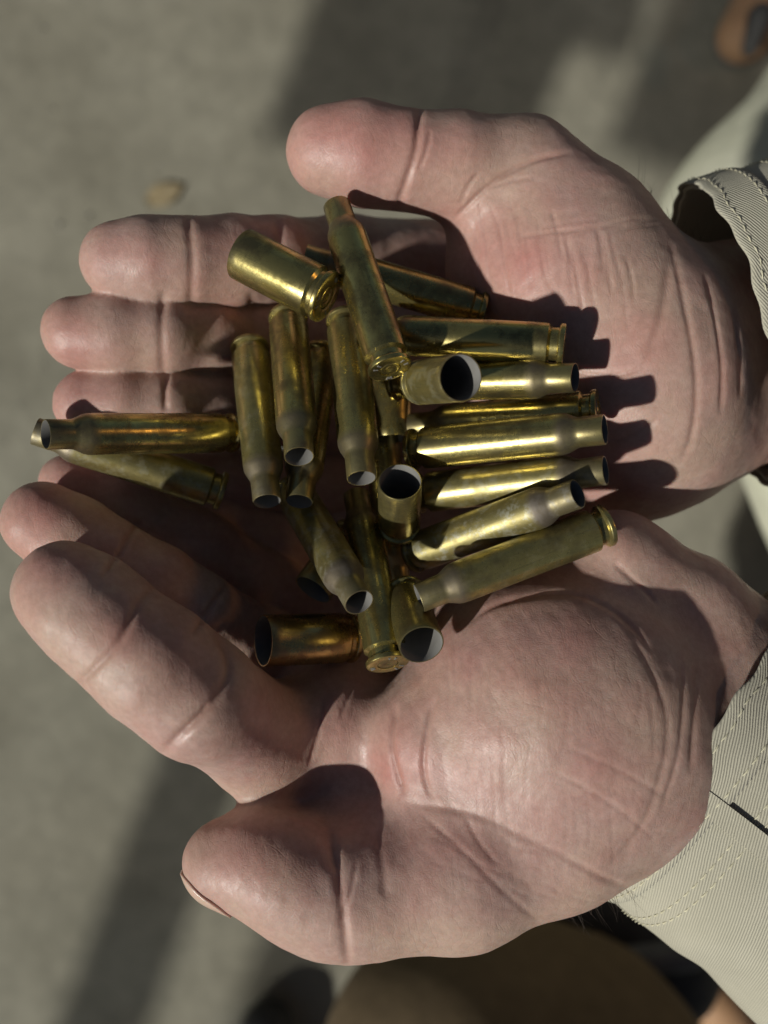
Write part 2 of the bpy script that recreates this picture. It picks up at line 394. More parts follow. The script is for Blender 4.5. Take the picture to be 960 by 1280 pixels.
def finish_hand(fld, f, name, creases, reds, label, fine=()):
    V, Q = surface_nets(f, fld.lo, fld.vox)
    V = relax(V, Q, 4, 0.5)
    N = normals(V, Q); vis = visible(V, N)
    px, py, Z = project(V)
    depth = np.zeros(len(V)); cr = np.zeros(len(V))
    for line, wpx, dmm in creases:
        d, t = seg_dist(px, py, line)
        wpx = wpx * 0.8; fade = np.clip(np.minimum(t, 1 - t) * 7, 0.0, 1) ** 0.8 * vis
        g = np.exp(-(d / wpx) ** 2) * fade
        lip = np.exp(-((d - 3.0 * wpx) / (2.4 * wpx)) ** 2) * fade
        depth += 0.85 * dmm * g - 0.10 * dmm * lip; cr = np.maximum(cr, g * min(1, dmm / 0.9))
    # soft lumps under the skin
    lump = np.zeros(len(V))
    for _ in range(26):
        k = rng.normal(size=3) * rng.uniform(0.10, 0.33); lump += np.sin(V @ k + rng.uniform(0, 6.28)) / 26 ** 0.5
    for _ in range(30):
        k = rng.normal(size=3) * rng.uniform(0.4, 0.9); lump += 0.35 * np.sin(V @ k + rng.uniform(0, 6.28)) / 30 ** 0.5
    V = V - N * depth[:, None] + N * (0.13 * lump)[:, None]
    red = np.zeros(len(V))
    for x, y, r, a in reds: red += a * np.exp(-(((px - x) ** 2 + (py - y) ** 2) / r ** 2))
    o = mesh_from(name, V * 0.001, Q, M_skin, owner)
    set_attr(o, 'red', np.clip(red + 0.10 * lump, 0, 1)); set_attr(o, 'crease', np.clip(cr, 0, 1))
    o['label'] = label
    return o

def bounds(groups, pad=4):
    lo = np.full(3, 1e9); hi = -lo
    for g in groups:
        for p in g:
            c = P(*p[:3]); r = p[3] * p[2] / F + pad
            lo = np.minimum(lo, c - r); hi = np.maximum(hi, c + r)
    return lo, hi

VOX = 0.5
# ---- the hand at the top of the picture (right hand)
U_palm = [
    [(650, 231, 205, 70), (715, 304, 206, 91), (790, 396, 210, 97)],
    [(590, 345, 251, 58), (690, 400, 222, 84), (810, 440, 216, 92)],
    [(570, 440, 243, 58), (700, 460, 226, 78), (830, 480, 216, 90)],
    [(570, 520, 247, 58), (700, 520, 228, 76), (830, 515, 216, 84)],
    [(400, 610, 250, 46), (560, 625, 250, 50), (700, 610, 236, 58), (790, 590, 222, 56)],
    [(590, 590, 246, 52), (700, 570, 228, 70), (820, 552, 214, 78)],
    [(806, 404, 214, 92), (885, 402, 224, 84), (1150, 330, 230, 100)],
    [(820, 520, 216, 84), (880, 510, 224, 84), (1150, 430, 230, 100)],
]
U_thumb = [(411, 190, 196, 53), (455, 193, 196, 57), (512, 202, 197, 54), (570, 208, 199, 58), (650, 228, 205, 74)]
U_fing = [
    [(150, 328, 195, 49), (190, 327, 196, 51), (237, 326, 198, 49), (290, 325, 203, 51), (343, 324, 210, 49), (430, 325, 231, 52), (585, 340, 252, 60)],
    [(99, 416, 197, 45), (145, 416, 198, 47), (205, 417, 201, 45), (260, 418, 210, 47), (315, 420, 219, 46), (420, 425, 230, 50), (570, 438, 244, 56)],
    [(112, 505, 202, 43), (155, 505, 203, 45), (209, 506, 206, 43), (260, 508, 215, 45), (312, 510, 223, 44), (420, 515, 236, 48), (570, 522, 248, 54)],
    [(190, 592, 222, 34), (300, 602, 231, 40), (420, 606, 241, 44), (585, 592, 247, 48)],
]
lo, hi = bounds(U_palm + [U_thumb] + U_fing)
fld = Field(lo, hi, VOX)
palm = fld.new()
for g in U_palm: fld.chain(palm, g, 8, 12)
fld.ellipsoid(palm, P(690, 338, 207), (24, 20, 19), 10)
fld.chain(palm, [(728, 388, 205, 97), (800, 440, 203, 102)], 8, 12)
fld.chain(palm, [(730, 490, 214, 103), (800, 500, 207, 98)], 8, 12)
fld.chain(palm, [(616, 300, 208, 50), (622, 335, 210, 52), (650, 380, 212, 54)], 5, 8)
fld.chain(palm, U_thumb, 5, 7)
fing = fld.new()
for g in U_fing: fld.chain(fing, g, 4, 0.7)
f = smin(palm, fing, 6)
U_cr = [
    ([(526, 125), (523, 160), (520, 190), (509, 222), (494, 268)], 5.4, 0.72), ([(538, 163), (533, 190), (522, 214)], 3, 0.4),
    ([(715, 190), (663, 200), (618, 226), (589, 252), (566, 276)], 4, 0.7),
    ([(234, 262), (239, 300), (241, 330), (238, 392)], 6.8, 0.52), ([(343, 258), (350, 300), (350, 330), (345, 390)], 6.8, 0.52),
    ([(205, 360), (202, 400), (202, 430), (205, 474)], 6.8, 0.52), ([(313, 362), (319, 400), (319, 430), (314, 474)], 6.8, 0.45),
    ([(209, 466), (206, 490), (207, 515)], 5, 0.7),
    ([(838, 300), (850, 350), (862, 410), (872, 470), (868, 540), (850, 580)], 5, 0.5),
    ([(838, 318), (834, 360), (824, 410), (806, 450)], 8, 0.5),
    ([(880, 340), (896, 400), (903, 460), (900, 520)], 4, 0.5), ([(915, 370), (925, 430), (925, 500)], 4, 0.4),
    ([(600, 382), (650, 430), (720, 470), (790, 470), (822, 440)], 4, 0.35),
    ([(740, 560), (790, 545), (830, 520)], 4, 0.35),
    ([(612, 236), (640, 225), (668, 222)], 2.5, 0.3), ([(598, 215), (585, 232), (574, 258)], 3, 0.35),
]
for i in range(24):
    x = 596 + i * 8 + rng.uniform(-5, 5); y = 255 + rng.uniform(-18, 25) + abs(i - 5) * 3
    ln = rng.uniform(50, 110)
    U_cr.append(([(x, y), (x + rng.uniform(4, 12), y + ln * 0.5), (x + rng.uniform(8, 22), y + ln)], 2.6, rng.uniform(0.10, 0.28)))
for i in range(8):
    x = 640 + i * 20 + rng.uniform(-8, 8); y = 285 + rng.uniform(-10, 20)
    U_cr.append(([(x, y), (x + 35, y - 8), (x + 75, y - 12)], 2.4, rng.uniform(0.08, 0.18)))
U_red = [(500, 150, 30, .2), (660, 330, 28, .3), (735, 330, 30, .25), (190, 330, 26, .2), (405, 170, 60, .55), (470, 190, 60, .35), (600, 320, 70, .45), (130, 320, 50, .4), (85, 415, 50, .45), (100, 505, 50, .45), (760, 480, 90, .25), (690, 260, 60, .15), (300, 325, 60, .25), (280, 420, 60, .25), (720, 590, 60, .35), (640, 400, 60, .35), (780, 420, 45, .3), (560, 190, 40, .25)]
hand_u = finish_hand(fld, f, 'hand', U_cr, U_red, 'right hand, palm up, thumb along the top of the picture')

# ---- the hand at the bottom of the picture (left hand), nearer the lens
L_palm = [
    [(415, 915, 226, 60), (560, 930, 214, 84), (860, 860, 204, 92)],
    [(420, 850, 236, 60), (600, 850, 222, 80), (870, 820, 204, 84)],
    [(430, 790, 242, 55), (600, 790, 226, 74), (860, 780, 204, 62)],
    [(425, 850, 208, 58), (425, 905, 200, 62), (455, 960, 200, 58)],
    [(362, 968, 214, 40), (385, 1000, 207, 42), (440, 1010, 204, 48)],
    [(400, 640, 247, 50), (520, 660, 242, 60), (650, 690, 226, 60)],
    [(395, 940, 220, 56), (405, 985, 214, 50), (470, 1010, 206, 60), (560, 1010, 200, 70), (640, 1010, 200, 80)],
    [(450, 735, 246, 46), (620, 750, 222, 60), (770, 706, 196, 58), (850, 755, 198, 66)],
    [(860, 850, 203, 96), (900, 845, 208, 92), (1180, 1060, 222, 96)],
    [(790, 975, 200, 86), (850, 1010, 210, 86), (1100, 1210, 216, 96)],
]
L_thumb = [(276, 1076, 182, 47), (318, 1075, 181, 52), (362, 1092, 180, 62), (410, 1116, 181, 66), (462, 1108, 183, 75), (570, 1082, 186, 92), (690, 1036, 190, 88), (790, 972, 196, 90)]
L_fing = [
    [(80, 738, 170, 62), (112, 763, 168, 66), (146, 793, 167, 65), (195, 832, 167, 73), (247, 872, 170, 72), (325, 922, 192, 68), (405, 915, 224, 62)],
    [(54, 652, 190, 50), (95, 677, 190, 52), (140, 705, 191, 50), (190, 736, 193, 54), (240, 768, 197, 53), (330, 818, 216, 54), (415, 850, 236, 54)],
    [(90, 606, 208, 40), (160, 640, 211, 43), (250, 688, 218, 46), (340, 742, 230, 48), (425, 792, 243, 50)],
    [(190, 625, 224, 36), (270, 646, 230, 42), (360, 686, 238, 46), (445, 738, 244, 44)],
]
lo, hi = bounds(L_palm + [L_thumb] + L_fing)
fld = Field(lo, hi, VOX)
palm = fld.new()
for g in L_palm: fld.chain(palm, g, 8, 10)
a = math.radians(-25); R = np.array([[math.cos(a), math.sin(a), 0], [-math.sin(a), math.cos(a), 0], [0, 0, 1]])
thumb = fld.chain(None, L_thumb, 7)
mound = fld.new()
fld.ellipsoid(mound, P(705, 885, 196), (38, 34, 31), 6, R)
fld.capsule(mound, P(540, 928, 190), P(640, 900, 192), 14.0, 22.0, 12)
palm = smin(palm, mound, 7)
palm = smin(palm, thumb, 11)
fing = fld.new()
for g in L_fing: fld.chain(fing, g, 4, 0.7)
f = smin(palm, fing, 6)
L_cr = [
    ([(200, 728), (172, 752), (162, 780), (146, 808), (118, 836), (92, 862)], 6.1, 0.59), ([(262, 780), (283, 812), (288, 835), (280, 860), (258, 890), (221, 922), (200, 945)], 7.4, 0.85),
    ([(262, 880), (240, 905), (226, 918)], 4, 0.4), ([(176, 650), (160, 672), (148, 694), (128, 720)], 5, 0.7), ([(286, 728), (270, 748), (256, 770), (240, 795)], 5, 0.7),
    ([(410, 1030), (416, 1060), (424, 1095), (428, 1140), (436, 1215)], 6.8, 0.72), ([(402, 1016), (412, 1056), (418, 1090)], 12, 0.45), ([(470, 1036), (478, 1075), (482, 1125)], 7, 0.3), ([(446, 1075), (440, 1110), (428, 1150)], 3, 0.35),
    ([(503, 1000), (515, 1006), (562, 1010), (608, 1022), (655, 1046), (725, 1082), (800, 1120)], 6, 0.35),
    ([(520, 1010), (540, 1030), (573, 1057), (605, 1090), (643, 1127), (684, 1160)], 4, 0.2),
    ([(580, 1018), (596, 1050), (620, 1078)], 3, 0.25),
    ([(496, 880), (489, 920), (491, 950), (505, 995)], 4.5, 0.8), ([(545, 870), (533, 910), (527, 965), (540, 1000)], 4, 0.5),
    ([(580, 782), (613, 757), (653, 747), (697, 740), (740, 747), (785, 775), (815, 815)], 4.5, 0.5), ([(765, 702), (800, 730), (825, 760)], 4, 0.45),
    ([(773, 763), (814, 836), (837, 895), (832, 954), (805, 1035), (751, 1094)], 5, 0.25), ([(873, 825), (869, 870), (867, 920), (862, 970)], 5, 0.4),
    ([(850, 820), (856, 880), (848, 950), (825, 1020)], 4, 0.3),
    ([(680, 960), (760, 1000), (820, 1050)], 3, 0.18), ([(700, 930), (780, 965), (838, 1000)], 3, 0.15),
    ([(405, 870), (400, 910), (385, 960)], 4, 0.4), ([(440, 860), (425, 900)], 3, 0.3),
]
for i in range(40):
    x = 560 + rng.uniform(0, 270); y = 800 + rng.uniform(0, 200); ln = rng.uniform(40, 110); b = (x - 640) * 0.10
    L_cr.append(([(x, y), (x + b * 0.4 + rng.uniform(-4, 4), y + ln / 2), (x + b * 0.1 + rng.uniform(-6, 6), y + ln)], 2.5, rng.uniform(0.03, 0.10)))
for i in range(22):
    x = 500 + rng.uniform(0, 260); y = 1040 + rng.uniform(0, 90)
    L_cr.append(([(x, y), (x + rng.uniform(20, 40), y + rng.uniform(0, 30)), (x + rng.uniform(40, 80), y + rng.uniform(10, 50))], 2.5, rng.uniform(0.03, 0.10)))
L_red = [(470, 960, 35, .35), (610, 930, 40, .2), (720, 860, 45, .18), (250, 850, 30, .25), (150, 790, 30, .2), (60, 720, 60, .4), (30, 640, 50, .45), (290, 1075, 60, .4), (380, 1060, 60, .25), (520, 960, 45, .5), (620, 840, 90, .3), (330, 910, 60, .25), (90, 600, 50, .4), (200, 850, 60, .2), (700, 780, 60, .25), (760, 950, 70, .2), (560, 1080, 60, .2), (430, 900, 40, .3)]
hand_l = finish_hand(fld, f, 'hand', L_cr, L_red, 'left hand, nearer the lens, thumb along the bottom of the picture')

# thumbnail on the lower thumb
def thumbnail():
    from mathutils.bvhtree import BVHTree
    me = hand_l.data; n = len(me.vertices)
    co = np.empty(n * 3, dtype=np.float32); me.vertices.foreach_get('co', co); co = co.reshape(-1, 3)
    px, py, Z = project(co * 1000.0)
    keep = (px < 360) & (py > 1000)
    fq = np.empty(len(me.polygons) * 4, dtype=np.int32); me.polygons.foreach_get('vertices', fq); fq = fq.reshape(-1, 4)
    fq = fq[keep[fq].all(1)]; rem = -np.ones(n, dtype=int); rem[keep] = np.arange(keep.sum())
    bv = BVHTree.FromPolygons([Vector(v) for v in co[keep].tolist()], rem[fq].tolist())
    a, b = P(231, 1082, 182), P(302, 1116, 182)
    ax = b - a; L = np.linalg.norm(ax); ax /= L
    out = np.array([-0.10, -0.80, 0.60]); out -= ax * (out @ ax); out /= np.linalg.norm(out)
    side = np.cross(ax, out); V = []; Q = []; n_, m_ = 16, 14
    for i in range(n_ + 1):
        t = i / n_
        for j in range(m_ + 1):
            q = (j / m_ - 0.5) * 2
            wd = 5.6 * (1 - 0.75 * max(0, 1 - t / 0.16) ** 2 - 0.5 * max(0, (t - 0.8) / 0.2) ** 2)
            c = a + ax * (L * t) + side * (q * wd)
            hit = bv.ray_cast(Vector((c + out * 30) * .001), Vector(-out))
            if hit[0] is None: hit = (Vector(c * .001),)
            lift = 0.35 + 0.25 * (1 - q * q) + 0.5 * max(0, 1 - t / 0.2)
            V.append(np.array(hit[0]) * 1000 + out * lift)
    V = np.array(V).reshape(n_ + 1, m_ + 1, 3)
    for _ in range(5):
        W = V.copy(); W[1:-1] = .5 * V[1:-1] + .25 * (V[:-2] + V[2:]); W[:, 1:-1] = .5 * W[:, 1:-1] + .25 * (W[:, :-2] + W[:, 2:]); V = W
    for i in range(n_):
        for j in range(m_):
            k = i * (m_ + 1) + j; Q.append((k, k + 1, k + m_ + 2, k + m_ + 1))
    o = mesh_from('thumbnail', V.reshape(-1, 3) * 0.001, Q, M_nail, hand_l)
    md = o.modifiers.new('s', 'SOLIDIFY'); md.thickness = 0.0006; md.offset = 0
    return o
thumbnail()

# short dark hairs on the wrists
M_hair = rough_material('arm_hair', (0.03, 0.02, 0.014), (0.06, 0.04, 0.03), 50, 0.5, 0.0, 0.001, 100)
def hairs(hand, spots, count):
    me = hand.data; n = len(me.vertices)
    co = np.empty(n * 3, dtype=np.float32); me.vertices.foreach_get('co', co); co = co.reshape(-1, 3) * 1000.0
    no = np.empty(n * 3, dtype=np.float32); me.vertices.foreach_get('normal', no); no = no.reshape(-1, 3)
    px, py, Z = project(co); V = []; Q = []
    for (x0, y0, x1, y1), dr in spots:
        ids = np.nonzero((px > x0) & (px < x1) & (py > y0) & (py < y1) & (no[:, 2] < 0.35) & (no[:, 2] > -0.75))[0]
        if not len(ids): continue
        for k in rng.choice(ids, count):
            p = co[k]; d = np.array([*dr, 0.1]) + no[k] * 0.7 + rng.normal(size=3) * 0.35; d /= np.linalg.norm(d)
            ln = rng.uniform(2.5, 6.5); sd = np.cross(d, rng.normal(size=3)); sd /= np.linalg.norm(sd); cv = rng.normal(size=3) * 0.25
            b0 = len(V); sd2 = np.cross(sd, d)
            for i in range(4):
                t = i / 3; c = p + d * ln * t + cv * ln * t * t; w_ = 0.055 * (1 - 0.8 * t)
                V += [c + sd * w_, c - sd * w_ * .5 + sd2 * w_, c - sd * w_ * .5 - sd2 * w_]
            for i in range(3):
                for j in range(3):
                    Q.append((b0 + i * 3 + j, b0 + i * 3 + (j + 1) % 3, b0 + i * 3 + 3 + (j + 1) % 3, b0 + i * 3 + 3 + j))
    if V:
        o = mesh_from('arm_hair', np.array(V) * .001, Q, M_hair, hand); o['kind'] = 'stuff'
hairs(hand_l, [((690, 1040, 800, 1170), (0.5, -0.8))], 170)
hairs(hand_u, [((790, 220, 890, 330), (-0.2, 0.9))], 60)

# ------------------------------------------------------------------ sleeves
def sleeve(cx, cy, cz, axis, Ru, Rw, back, length, flare, label, seed, wr=1.0, slit=None):
    """cuff ring centred at the pixel, running off along axis (image-plane direction, y up)"""
    r_ = np.random.default_rng(seed)
    c = P(cx, cy, cz); ax = np.array([axis[0], axis[1], axis[2]]); ax /= np.linalg.norm(ax)
    w3 = np.array([0, 0, 1.0]); w3 -= ax * (w3 @ ax); w3 /= np.linalg.norm(w3); u = np.cross(w3, ax)
    n, m = 220, 150
    ph = [(r_.integers(2, 7), r_.uniform(0, 6.28), r_.uniform(0.04, 0.12), r_.uniform(0.3, 1.0)) for _ in range(7)]
    def pt(th, v, off):
        rad = 1 + flare * v / 10000
        d = sum(a4 * math.sin(k * th + p0 + v * fr) for k, p0, fr, a4 in ph) * wr * min(1, 0.35 + v / 25)
        fold = wr * 0.8 * math.exp(-((v - 34 - 6 * math.sin(th * 2)) / 5.0) ** 2) - wr * 0.6 * math.exp(-((v - 50 - 8 * math.sin(th + 1)) / 6.0) ** 2)
        d += fold
        tuck = back * math.sin(th) * math.exp(-v / 60)
        edge = 0.5 * math.sin(th * 9 + seed) + 0.35 * math.sin(th * 23 + 1.3 * seed)
        return c + ax * (v + tuck + edge * max(0, 1 - v / 10)) + u * (math.cos(th) * (Ru * rad + d + off)) + w3 * (math.sin(th) * (Rw * rad + d + off))
    def shell(name, v0, v1, rows, o_out, o_in, mat, parent, th0=0.0, th1=2 * math.pi, cols=n):
        V = []; Q = []; UV = []; closed = (th1 - th0) > 6.28
        nc = cols if closed else cols + 1
        rowsv = [v0 + (v1 - v0) * i / rows for i in range(rows + 1)]
        layers = [(v, o_out) for v in rowsv]
        # rounded front edge, then the inner side
        seq = [(v, o_in) for v in reversed(rowsv)] + [(v0 - 0.35, (o_out + o_in) / 2)] + layers + [(v1 + 0.2, (o_out + o_in) / 2)]
        for (v, of) in seq:
            for j in range(nc):
                th = th0 + (th1 - th0) * j / cols
                V.append(pt(th, v, of)); UV.append((th * (Ru + Rw) / 2 * 0.001, v * 0.001))
        R_ = len(seq)
        for i in range(R_):
            i2 = (i + 1) % R_
            for j in range(cols):
                j2 = (j + 1) % nc if closed else j + 1
                Q.append((i * nc + j, i * nc + j2, i2 * nc + j2, i2 * nc + j))
        o = mesh_from(name, np.array(V) * 0.001, Q, mat, parent)
        uv = o.data.uv_layers.new(name='UVMap')
        vi = np.empty(len(o.data.loops), dtype=np.int32); o.data.loops.foreach_get('vertex_index', vi)
        uv.data.foreach_set('uv', np.array(UV, dtype=np.float32)[vi].ravel())
        return o
    sl_ = shell('sleeve', 1.2, length, m, 0.0, -1.3, M_cloth, owner)
    sl_['label'] = label
    shell('hem', 0.0, 11.0, 10, 0.9, 0.15, M_cloth, sl_)
    # rows of stitches: short threads lying on the hem
    V = []; Q = []
    for v, lift in ((2.0, 1.0), (9.2, 1.0), (17.0, 0.1), (19.5, 0.1)):
        k = int(2 * math.pi * (Ru + Rw) / 2 / 2.6)
        for i in range(k):
            t0 = 2 * math.pi * (i + 0.12) / k; t1 = 2 * math.pi * (i + 0.80) / k
            A, Bp, C_ = pt(t0, v, lift), pt((t0 + t1) / 2, v, lift + 0.28), pt(t1, v, lift)
            s = len(V); nrm = pt(t0, v, lift + 1) - A; nrm /= np.linalg.norm(nrm)
            sd = ax * 0.2
            for X, g in ((A, .4), (Bp, 1), (C_, .4)):
                V += [X - sd * g - nrm * .1, X + nrm * 0.22 * g, X + sd * g - nrm * .1]
            for a0 in (0, 3):
                Q += [(s + a0, s + a0 + 1, s + a0 + 4, s + a0 + 3), (s + a0 + 1, s + a0 + 2, s + a0 + 5, s + a0 + 4)]
    st = mesh_from('stitching', np.array(V) * 0.001, Q, M_thread, sl_); st['kind'] = 'stuff'
    if slit:
        th, ln = slit
        # the cuff opening: an overlapping edge of cloth with a folded lip
        for t0, t1, of in ((th - .055, th + .060, 1.15),):
            shell('placket', -0.6, ln, 24, of, 0.02, M_cloth, sl_, t0, t1, 8)
    return sl_

sleeve(905, 420, 217, (0.96, 0.29, 0.0), 40, 31, -4.0, 300, 14, 'cuff of the right sleeve at the top right', 3, 1.2)
sleeve(848, 905, 207, (0.80, -0.60, -0.05), 44, 31, -8.5, 300, 16, 'cuff of the left sleeve with its opening slit, at the bottom right', 5, 0.7, (1.80, 60))

# ------------------------------------------------------------------ spent cases
SEG = 56
def lathe(name, prof, mat, heat=None, parent=None, mats=None, split=None):
    """prof: list of (r, z) mm, from first to last; closed to the axis where r == 0"""
    V = []; Q = []; H = []
    for r, z in prof:
        for j in range(SEG):
            t = 2 * math.pi * j / SEG
            V.append((r * math.cos(t) * .001, r * math.sin(t) * .001, z * .001)); H.append(heat(z) if heat else 0.0)
    for i in range(len(prof) - 1):
        for j in range(SEG):
            a, b = i * SEG + j, i * SEG + (j + 1) % SEG
            Q.append((a, b, b + SEG, a + SEG))
    o = mesh_from(name, V, Q, mat, parent, True, False)
    set_attr(o, 'anneal', H)
    if mats:
        o.data.materials.append(mats)
        mi = [1 if (k // SEG) >= split else 0 for k in range(len(Q))]
        o.data.polygons.foreach_set('material_index', mi)
    return o

def sharp(o, ang=35):
    bm = bmesh.new(); bm.from_mesh(o.data)
    bmesh.ops.remove_doubles(bm, verts=bm.verts, dist=1e-7)
    bmesh.ops.recalc_face_normals(bm, faces=bm.faces)
    for e in bm.edges:
        if len(e.link_faces) == 2 and e.calc_face_angle(0) > math.radians(ang): e.smooth = False
    bm.to_mesh(o.data); bm.free()

def heat_rifle(z): return max(0, min(1, (z - 34.2) / 1.6)) * (1 - 0.40 * max(0, min(1, (z - 38.6) / 1.0)))
def heat_pistol(z): return 0.25 * max(0, min(1, (z - 14) / 5))

def make_case(kind):
    if kind == 'rifle':
        L, rr, rb, rs, rn = 44.7, 4.79, 4.78, 4.50, 3.21
        outer = [(3.9, 3.1), (4.74, 3.7), (rb, 4.4), (4.72, 12), (4.62, 24), (rs + .05, 34.2), (rs + .03, 35.0), (rs - .03, 36.0), (rs - .25, 36.9), (3.5, 38.5), (rn + .06, 39.1), (rn, 39.7), (rn, L - .15), (rn - .08, L)]
        inner = [(rn - .27, L), (rn - .31, L - .2), (rn - .33, 39.2), (3.3, 38.1), (rs - .55, 36.2), (rs - .45, 34), (4.2, 8), (3.0, 6), (0.01, 6)]
        ht = heat_rifle; hr = rr; groove = 3.9; pr = 2.2
    else:
        if kind == 'short': L, rr, rb, rn = 19.2, 4.97, 4.95, 4.83
        else: L, rr, rb, rn = 22.8, 5.95, 5.95, 5.88
        outer = [(rb - .75, 2.5), (rb - .05, 3.2), (rb, 3.8), (rb - .02, 9), (rn + .03, L - 2), (rn, L - .15), (rn - .08, L)]
        inner = [(rn - .30, L), (rn - .36, L - .25), (rn - .42, L * .6), (rb - .8, 5.5), (rb - 1.9, 4.3), (0.01, 4.3)]
        ht = heat_pistol; hr = rr; groove = rb - .75; pr = 2.2 if kind == 'short' else 2.6
    root = bpy.data.objects.new('spent_case', None); COL.objects.link(root); root.empty_display_size = .01
    body = lathe('case_wall', outer + inner, M_brass, ht, root, M_soot, len(outer))
    sharp(body, 40)
    gz = 3.1 if kind == 'rifle' else 2.5
    hd = [(pr + .12, .35), (pr + .12, .05), (pr + .25, 0), (hr - .45, 0), (hr - .12, .12), (hr, .35), (hr, 1.05), (hr - .12, 1.25), (groove + .02, 1.55), (groove, gz)]
    head = lathe('case_head', hd, M_brass, None, root); sharp(head, 28)
    pm = [(0.01, .42), (0.35, .40), (0.62, .28), (0.85, .14), (pr - .35, .06), (pr, .16), (pr + .10, .40)]
    primer = lathe('primer', pm, M_brass, None, root); sharp(primer, 60)
    # letters and worn marks stamped round the head, as raised strokes
    V = []; Q = []; rad = (pr + hr) / 2 - .03
    def stroke(a, x0, y0, x1, y1, wd=.15):
        """stroke in the letter's own frame (x along the rim, y outwards), standing at angle a"""
        d = np.array([x1 - x0, y1 - y0]); d = d / (np.linalg.norm(d) + 1e-9); p = np.array([-d[1], d[0]]) * wd
        k = len(V); ca, sa = math.cos(a), math.sin(a)
        for z in (0.02, -0.12):
            for X, Y in ((x0 + p[0], y0 + p[1]), (x0 - p[0], y0 - p[1]), (x1 - p[0], y1 - p[1]), (x1 + p[0], y1 + p[1])):
                r_ = rad + Y; V.append(((r_ * ca + X * sa) * .001, (r_ * sa - X * ca) * .001, z * .001))
        Q.extend([(k + 4, k + 5, k + 6, k + 7)] + [(k + i, k + (i + 1) % 4, k + 4 + (i + 1) % 4, k + 4 + i) for i in range(4)])
    for x0, y0, x1, y1 in ((-.62, .5, -.32, -.5), (-.32, -.5, 0, .3), (0, .3, .32, -.5), (.32, -.5, .62, .5)): stroke(0.0, x0, y0, x1, y1)
    for a in (1.9, 2.3, 3.9, 4.4): stroke(a, -.05, -.45, .05, .45); stroke(a, -.25, .4, .25, .4)
    set_attr(mesh_from('head_stamp', V, Q, M_soot, head, False, False), 'anneal', [0.5] * len(V))
    return root, L

protos = {k: make_case(k) for k in ('rifle', 'short', 'fat')}
used = set()
def copy_tree(o, parent=None):
    c = o.copy(); COL.objects.link(c); c.parent = parent
    for ch in list(o.children): copy_tree(ch, c)
    return c

def solve(h, mo, Zh, sign, L):
    if isinstance(sign, tuple):             # both depths known: slide the hidden end along the line until the length is right
        end, Zm = sign; lo_, hi_ = 0.3, 1.8
        h = np.array(h, float); mo = np.array(mo, float)
        for _ in range(40):
            t = (lo_ + hi_) / 2
            a_, b_ = (h, h + (mo - h) * t) if end == 'h' else (mo + (h - mo) * t, mo)
            A, B = P(a_[0], a_[1], Zh), P(b_[0], b_[1], Zm)
            if np.linalg.norm(B - A) > L: hi_ = t
            else: lo_ = t
        return A, B, Zm
    A = P(h[0], h[1], Zh) - np.array([0, 0, CH * 1000]); r = np.array([(mo[0] - 480) / F, (640 - mo[1]) / F, -1.0])
    a, b, c = r @ r, -2 * (r @ A), A @ A - L * L
    D = b * b - 4 * a * c
    if D < 0: Zm = -b / (2 * a)
    else: Zm = (-b - sign * math.sqrt(D)) / (2 * a)
    B = r * Zm
    return A + np.array([0, 0, CH * 1000]), B + np.array([0, 0, CH * 1000]), Zm
